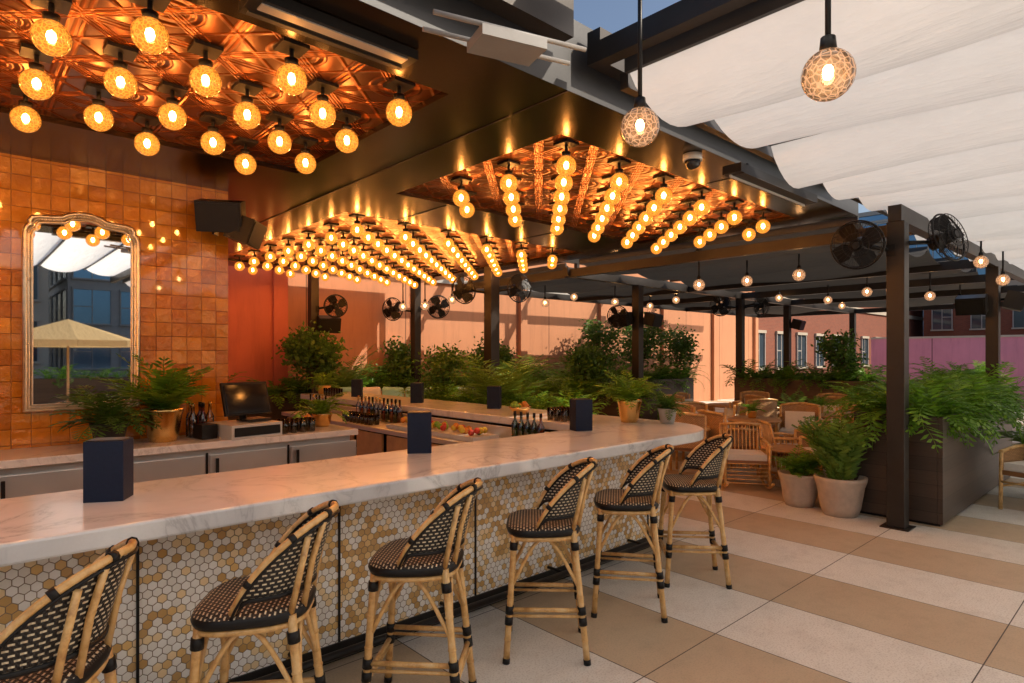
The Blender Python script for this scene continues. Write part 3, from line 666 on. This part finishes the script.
basket_pot('potted_fern',(7.3,3.0,0),.22,.38,.40,60,M_terra,M_fern,(.8,1.5))
basket_pot('potted_palm',(7.2,2.52,0),.25,.42,.74,34,M_terra,M_palm,(1.15,1.55),18,(.4,1.0))
basket_pot('potted_fern',(9.9,1.05,.0),.25,.55,.9,40,M_terra,M_palm,(.6,1.5),14)
basket_pot('potted_fern',(1.36,5.98,1.0),.155,.29,.55,46,M_brass,M_fern,(.7,1.5),12,(.6,1.4))
basket_pot('potted_fern',(.95,5.9,1.0),.13,.2,.42,50,M_lid,M_dleaf)
basket_pot('potted_fern',(5.08,3.78,1.07),.12,.23,.40,44,M_brass,M_fern,(.6,1.5))
basket_pot('potted_fern',(5.26,3.45,1.07),.09,.15,.26,40,M_conc,M_dleaf)
basket_pot('potted_fern',(2.88,6.1,1.0),.1,.14,.35,30,M_brass,M_fern)
basket_pot('potted_fern',(4.8,10.1,1.07),.12,.16,.4,24,M_brass,M_fern)
basket_pot('potted_palm',(11.0,4.2,.75),.09,.14,.35,20,M_brass,M_fern)
basket_pot('potted_fern',(9.4,4.6,.75),.08,.12,.25,20,M_brass,M_fern)
basket_pot('potted_palm',(9.5,6.3,0),.2,.35,.7,30,M_brass,M_palm,(.8,1.5),16)
basket_pot('potted_palm',(12.6,5.2,0),.22,.4,.8,30,M_terra,M_palm,(.8,1.5),16)
# ---------------------------------------------------------------- terrace furniture
def armchair():
    b=MB(); 
    for x,y,z in ((-.28,-.27,.86),(.28,-.27,.86),(-.28,.27,.62),(.28,.27,.62)): b.tube([(x,y,0),(x,y*(.95),z)],.02,1,8)
    b.box((0,0,.40),(.56,.54,.05),0); b.box((0,.0,.46),(.52,.50,.09),2)
    for s_ in (-1,1):
        b.tube([(s_*.28,-.27,.66),(s_*.29,0,.66),(s_*.28,.27,.62)],.022,1,8)
        b.face([(s_*.275,-.25,.42),(s_*.275,.25,.42),(s_*.275,.25,.62),(s_*.275,-.25,.66)],0,[(0,0),(.5,0),(.5,.2),(0,.24)])
    P0=[];P1=[]
    for k in range(9):
        t=-1+k/4; P0.append((.28*t,-.27-.05*(1-t*t),.42)); P1.append((.28*t,-.30-.09*(1-t*t),.86+.03*(1-t*t)))
    for k in range(8): b.face([P0[k],P0[k+1],P1[k+1],P1[k]],0,[(k*.07,0),(k*.07+.07,0),(k*.07+.07,.45),(k*.07,.45)])
    b.tube(P1,.02,1,8); b.tube([(-.28,.27,.3),(.28,.27,.3)],.012,1,6); b.tube([(-.28,-.27,.25),(-.28,.27,.25)],.012,1,6); b.tube([(.28,-.27,.25),(.28,.27,.25)],.012,1,6)
    b.box((0,-.2,.62),(.42,.12,.30),2,M=Matrix.Rotation(.15,3,'X'))
    return b.mesh('rattan_armchair',[M_wtan,M_rat,M_cush])
am=armchair()
for x,y,r in ((8.6,5.3,2.6),(9.9,5.5,.6),(10.2,4.2,1.9),(11.3,5.5,-.6),(12.3,4.6,1.3),(11.7,3.5,.2),(9.4,3.6,.3),(12.9,6.2,2.2),(13.0,3.3,-.9),(10.6,6.6,2.9),(15.5,6.2,1.0),(16.4,5.2,2.0),(8.45,4.5,-2.0),(11.6,6.9,3.3),(12.3,5.7,-2),(9.3,5.3,3.0),(10.8,3.3,-.3),(13.3,4.9,1.6),(7.9,4.85,-1.2),(10.3,3.6,1.2),(8.3,3.0,.8),(8.95,1.0,1.2)): place('rattan_armchair',am,(x,y,0),r,0,1.05)
def rocker():
    b=MB()
    for s_ in (-1,1):
        b.tube([(s_*.27,-.45+.9*k/10,.02+.12*((k/10-.5)*2)**2) for k in range(11)],.018,1,8)
        b.tube([(s_*.27,.25,.05),(s_*.27,.25,.56)],.018,1,8); b.tube([(s_*.27,-.22,.05),(s_*.27,-.26,.5),(s_*.26,-.34,.80)],.018,1,8)
        b.tube([(s_*.28,.28,.56),(s_*.28,0,.6),(s_*.27,-.28,.6)],.022,1,8)
        for k in range(6): b.tube([(s_*.27,-.2+k*.08,.1),(s_*.27,-.2+k*.08,.58)],.008,1,6)
    b.box((0,0,.37),(.52,.5,.04),0); b.box((0,0,.42),(.48,.46,.09),2)
    for k in range(10): x=-.22+k*.049; b.tube([(x,-.25,.2),(x,-.33,.78)],.008,1,6)
    b.tube([(-.26,-.34,.79),(0,-.37,.81),(.26,-.34,.79)],.022,1,8)
    for k in range(6): b.tube([(-.27,.25,.1+.05*k),(.27,.25,.1+.05*k)],.007,1,6)
    return b.mesh('rocking_chair',[M_wtan,M_rat,M_cush])
rm=rocker(); place('rocking_chair',rm,(7.75,3.9,0),2.2); place('rocking_chair',rm,(8.75,3.75,0),-2.4)
def table():
    b=MB(); b.lathe([(.001,.70),(.42,.70),(.44,.715),(.44,.735),(.42,.745),(.001,.745)],n=28)
    for k in range(4): a=k*math.pi/2+.4; b.tube([(.08*math.cos(a),.08*math.sin(a),.70),(.10*math.cos(a),.1*math.sin(a),.35),(.34*math.cos(a),.34*math.sin(a),0)],.02,0,8)
    b.cyl((0,0,.3),(0,0,.7),.03,.03,0,8)
    return b.mesh('round_wood_table',[M_wood])
tm=table()
for x,y in ((9.4,4.6),(11.0,4.2),(11.7,6.2),(8.2,3.5),(12.6,3.8),(16,5.6)): place('round_wood_table',tm,(x,y,0),0,0,1 if x!=8.2 else (.8,.8,.7))
b=MB(); b.box((0,0,.2),(2.6,.8,.28),0); b.box((0,.36,.52),(2.6,.16,.5),0); b.box((0,-.05,.42),(2.5,.66,.15),1); b.box((-1.27,0,.42),(.14,.8,.4),0); b.box((1.27,0,.42),(.14,.8,.4),0)
for k,x in enumerate((-1.0,-.6,-.15,.3,.75,1.05)):
    b.box((x,.2,.66),(.42,.14,.40),2 if k%3!=1 else 1,M=Matrix.Rotation(.3,3,'X')@Matrix.Rotation(U(-.2,.2),3,'Z'))
b.obj('outdoor_sofa',[M_wood,M_cush,M_teal],(6.2,9.9,.28),-.75,.04)
b=MB(); b.box((0,0,.14),(3.0,2.2,.28),0); b.obj('seating_platform',[M_wood],(6.4,10.1,0),-.75)
# ---------------------------------------------------------------- walls and buildings
b=MB(); b.bx(4.9,25.5,12.2,12.5,-.05,5.0,0); b.bx(4.9,25.5,12.14,12.56,5.0,5.12,1)
for k in range(6): b.bx(8+k*3.4,8.25+k*3.4,12.08,12.199,0,4.99,0)
b.bx(4.9,25.5,12.12,12.199,3.5,3.62,1)
b.obj('peach_stucco_wall',[M_peach,M_conc])
b=MB(); b.bx(-2,4.88,11.9,12.4,-.05,4.6,0); b.bx(4.6,4.88,11.84,11.899,0,4.5,0); b.obj('pink_stucco_wall',[M_pink])
b=MB(); b.bx(26,26.3,-16,8.0,0,2.35,0); b.bx(25.96,26.34,-16,8.0,2.35,2.42,1); b.obj('mauve_parapet_wall',[M_purp,M_conc])
def building(name,x0,x1,y0,y1,z0,z1,wm,gm_,fw,fh,gx,gz,trim=M_stone,zs=0):
    b=MB(); b.bx(x0,x1,y0,y1,z0,z1,0); b.bx(x0-.25,x1+.25,y0-.25,y1+.25,z1,z1+.5,2); b.bx(x0-.12,x1+.12,y0-.12,y1+.12,z1-1.0,z1-.7,2)
    for (a0,a1,axis,cst,sg) in ((x0,x1,0,y0,-1),(x0,x1,0,y1,1),(y0,y1,1,x0,-1)):
        n=int((a1-a0)/gx)
        for i in range(n):
            u=a0+(i+.5)*(a1-a0)/n; z=z0+zs+gz*.5
            while z+fh/2<z1-1.1:
                def bb(u0,u1,d0,d1,za,zb,m):
                    lo,hi=sorted((cst+sg*d0,cst+sg*d1))
                    if axis==0: b.bx(u0,u1,lo,hi,za,zb,m)
                    else: b.bx(lo,hi,u0,u1,za,zb,m)
                bb(u-fw/2,u+fw/2,.003,.03,z-fh/2,z+fh/2,1)
                bb(u-fw/2-.07,u-fw/2,.003,.10,z-fh/2,z+fh/2,3); bb(u+fw/2,u+fw/2+.07,.003,.10,z-fh/2,z+fh/2,3)
                bb(u-fw/2-.1,u+fw/2+.1,.003,.14,z+fh/2,z+fh/2+.16,2); bb(u-fw/2-.13,u+fw/2+.13,.003,.18,z-fh/2-.12,z-fh/2,2)
                bb(u-.03,u+.03,.031,.06,z-fh/2,z+fh/2,3); bb(u-fw/2,u-.03,.031,.055,z-.03,z+.03,3)
                z+=gz
    b.obj(name,[wm,gm_,trim,M_frame])
building('brick_warehouse',31,64,15.5,34,-6,5.8,M_brick,M_bglass,1.2,1.9,2.7,3.2)
building('brick_rowhouse',60,80,4,14.5,-6,7.0,M_brick,M_bglass,1.3,2,2.6,3.1)
building('glass_office_tower',84,110,8,34,-6,19,M_bluegl,M_bluegl,2.4,2.6,2.8,3.0,M_conc)
building('stone_office_block',70,95,-16,3,-6,12,M_stone,M_bglass,1.5,2,2.5,3.2)
building('stone_office_block',-30,4,-46,-30,-6,20,M_stone,M_bglass,1.6,2.2,2.6,3.4)
building('glass_office_tower',6,26,-60,-40,-6,28,M_conc,M_bluegl,2.2,2.4,2.7,3.2,M_conc)
b=MB(); b.cyl((0,0,0),(0,0,2.6),.03,.03,1,10); n=8
for k in range(n):
    a0,a1=2*math.pi*k/n,2*math.pi*(k+1)/n; b.face([(0,0,2.75),(1.7*math.cos(a0),1.7*math.sin(a0),2.15),(1.7*math.cos(a1),1.7*math.sin(a1),2.15)],0)
    b.face([(1.7*math.cos(a0),1.7*math.sin(a0),2.15),(1.7*math.cos(a0),1.7*math.sin(a0),1.98),(1.7*math.cos(a1),1.7*math.sin(a1),1.98),(1.7*math.cos(a1),1.7*math.sin(a1),2.15)],0)
b.cyl((0,0,0),(0,0,.08),.3,.3,1,20)
um=b.mesh('patio_umbrella',[M_umb,M_wood]); place('patio_umbrella',um,(2.4,-8.4,0)); place('patio_umbrella',um,(-1.6,-9.0,0))
planter('planter_box',-4,8,-12.2,-11.6,1.0,M_plk,.5,.7,14)
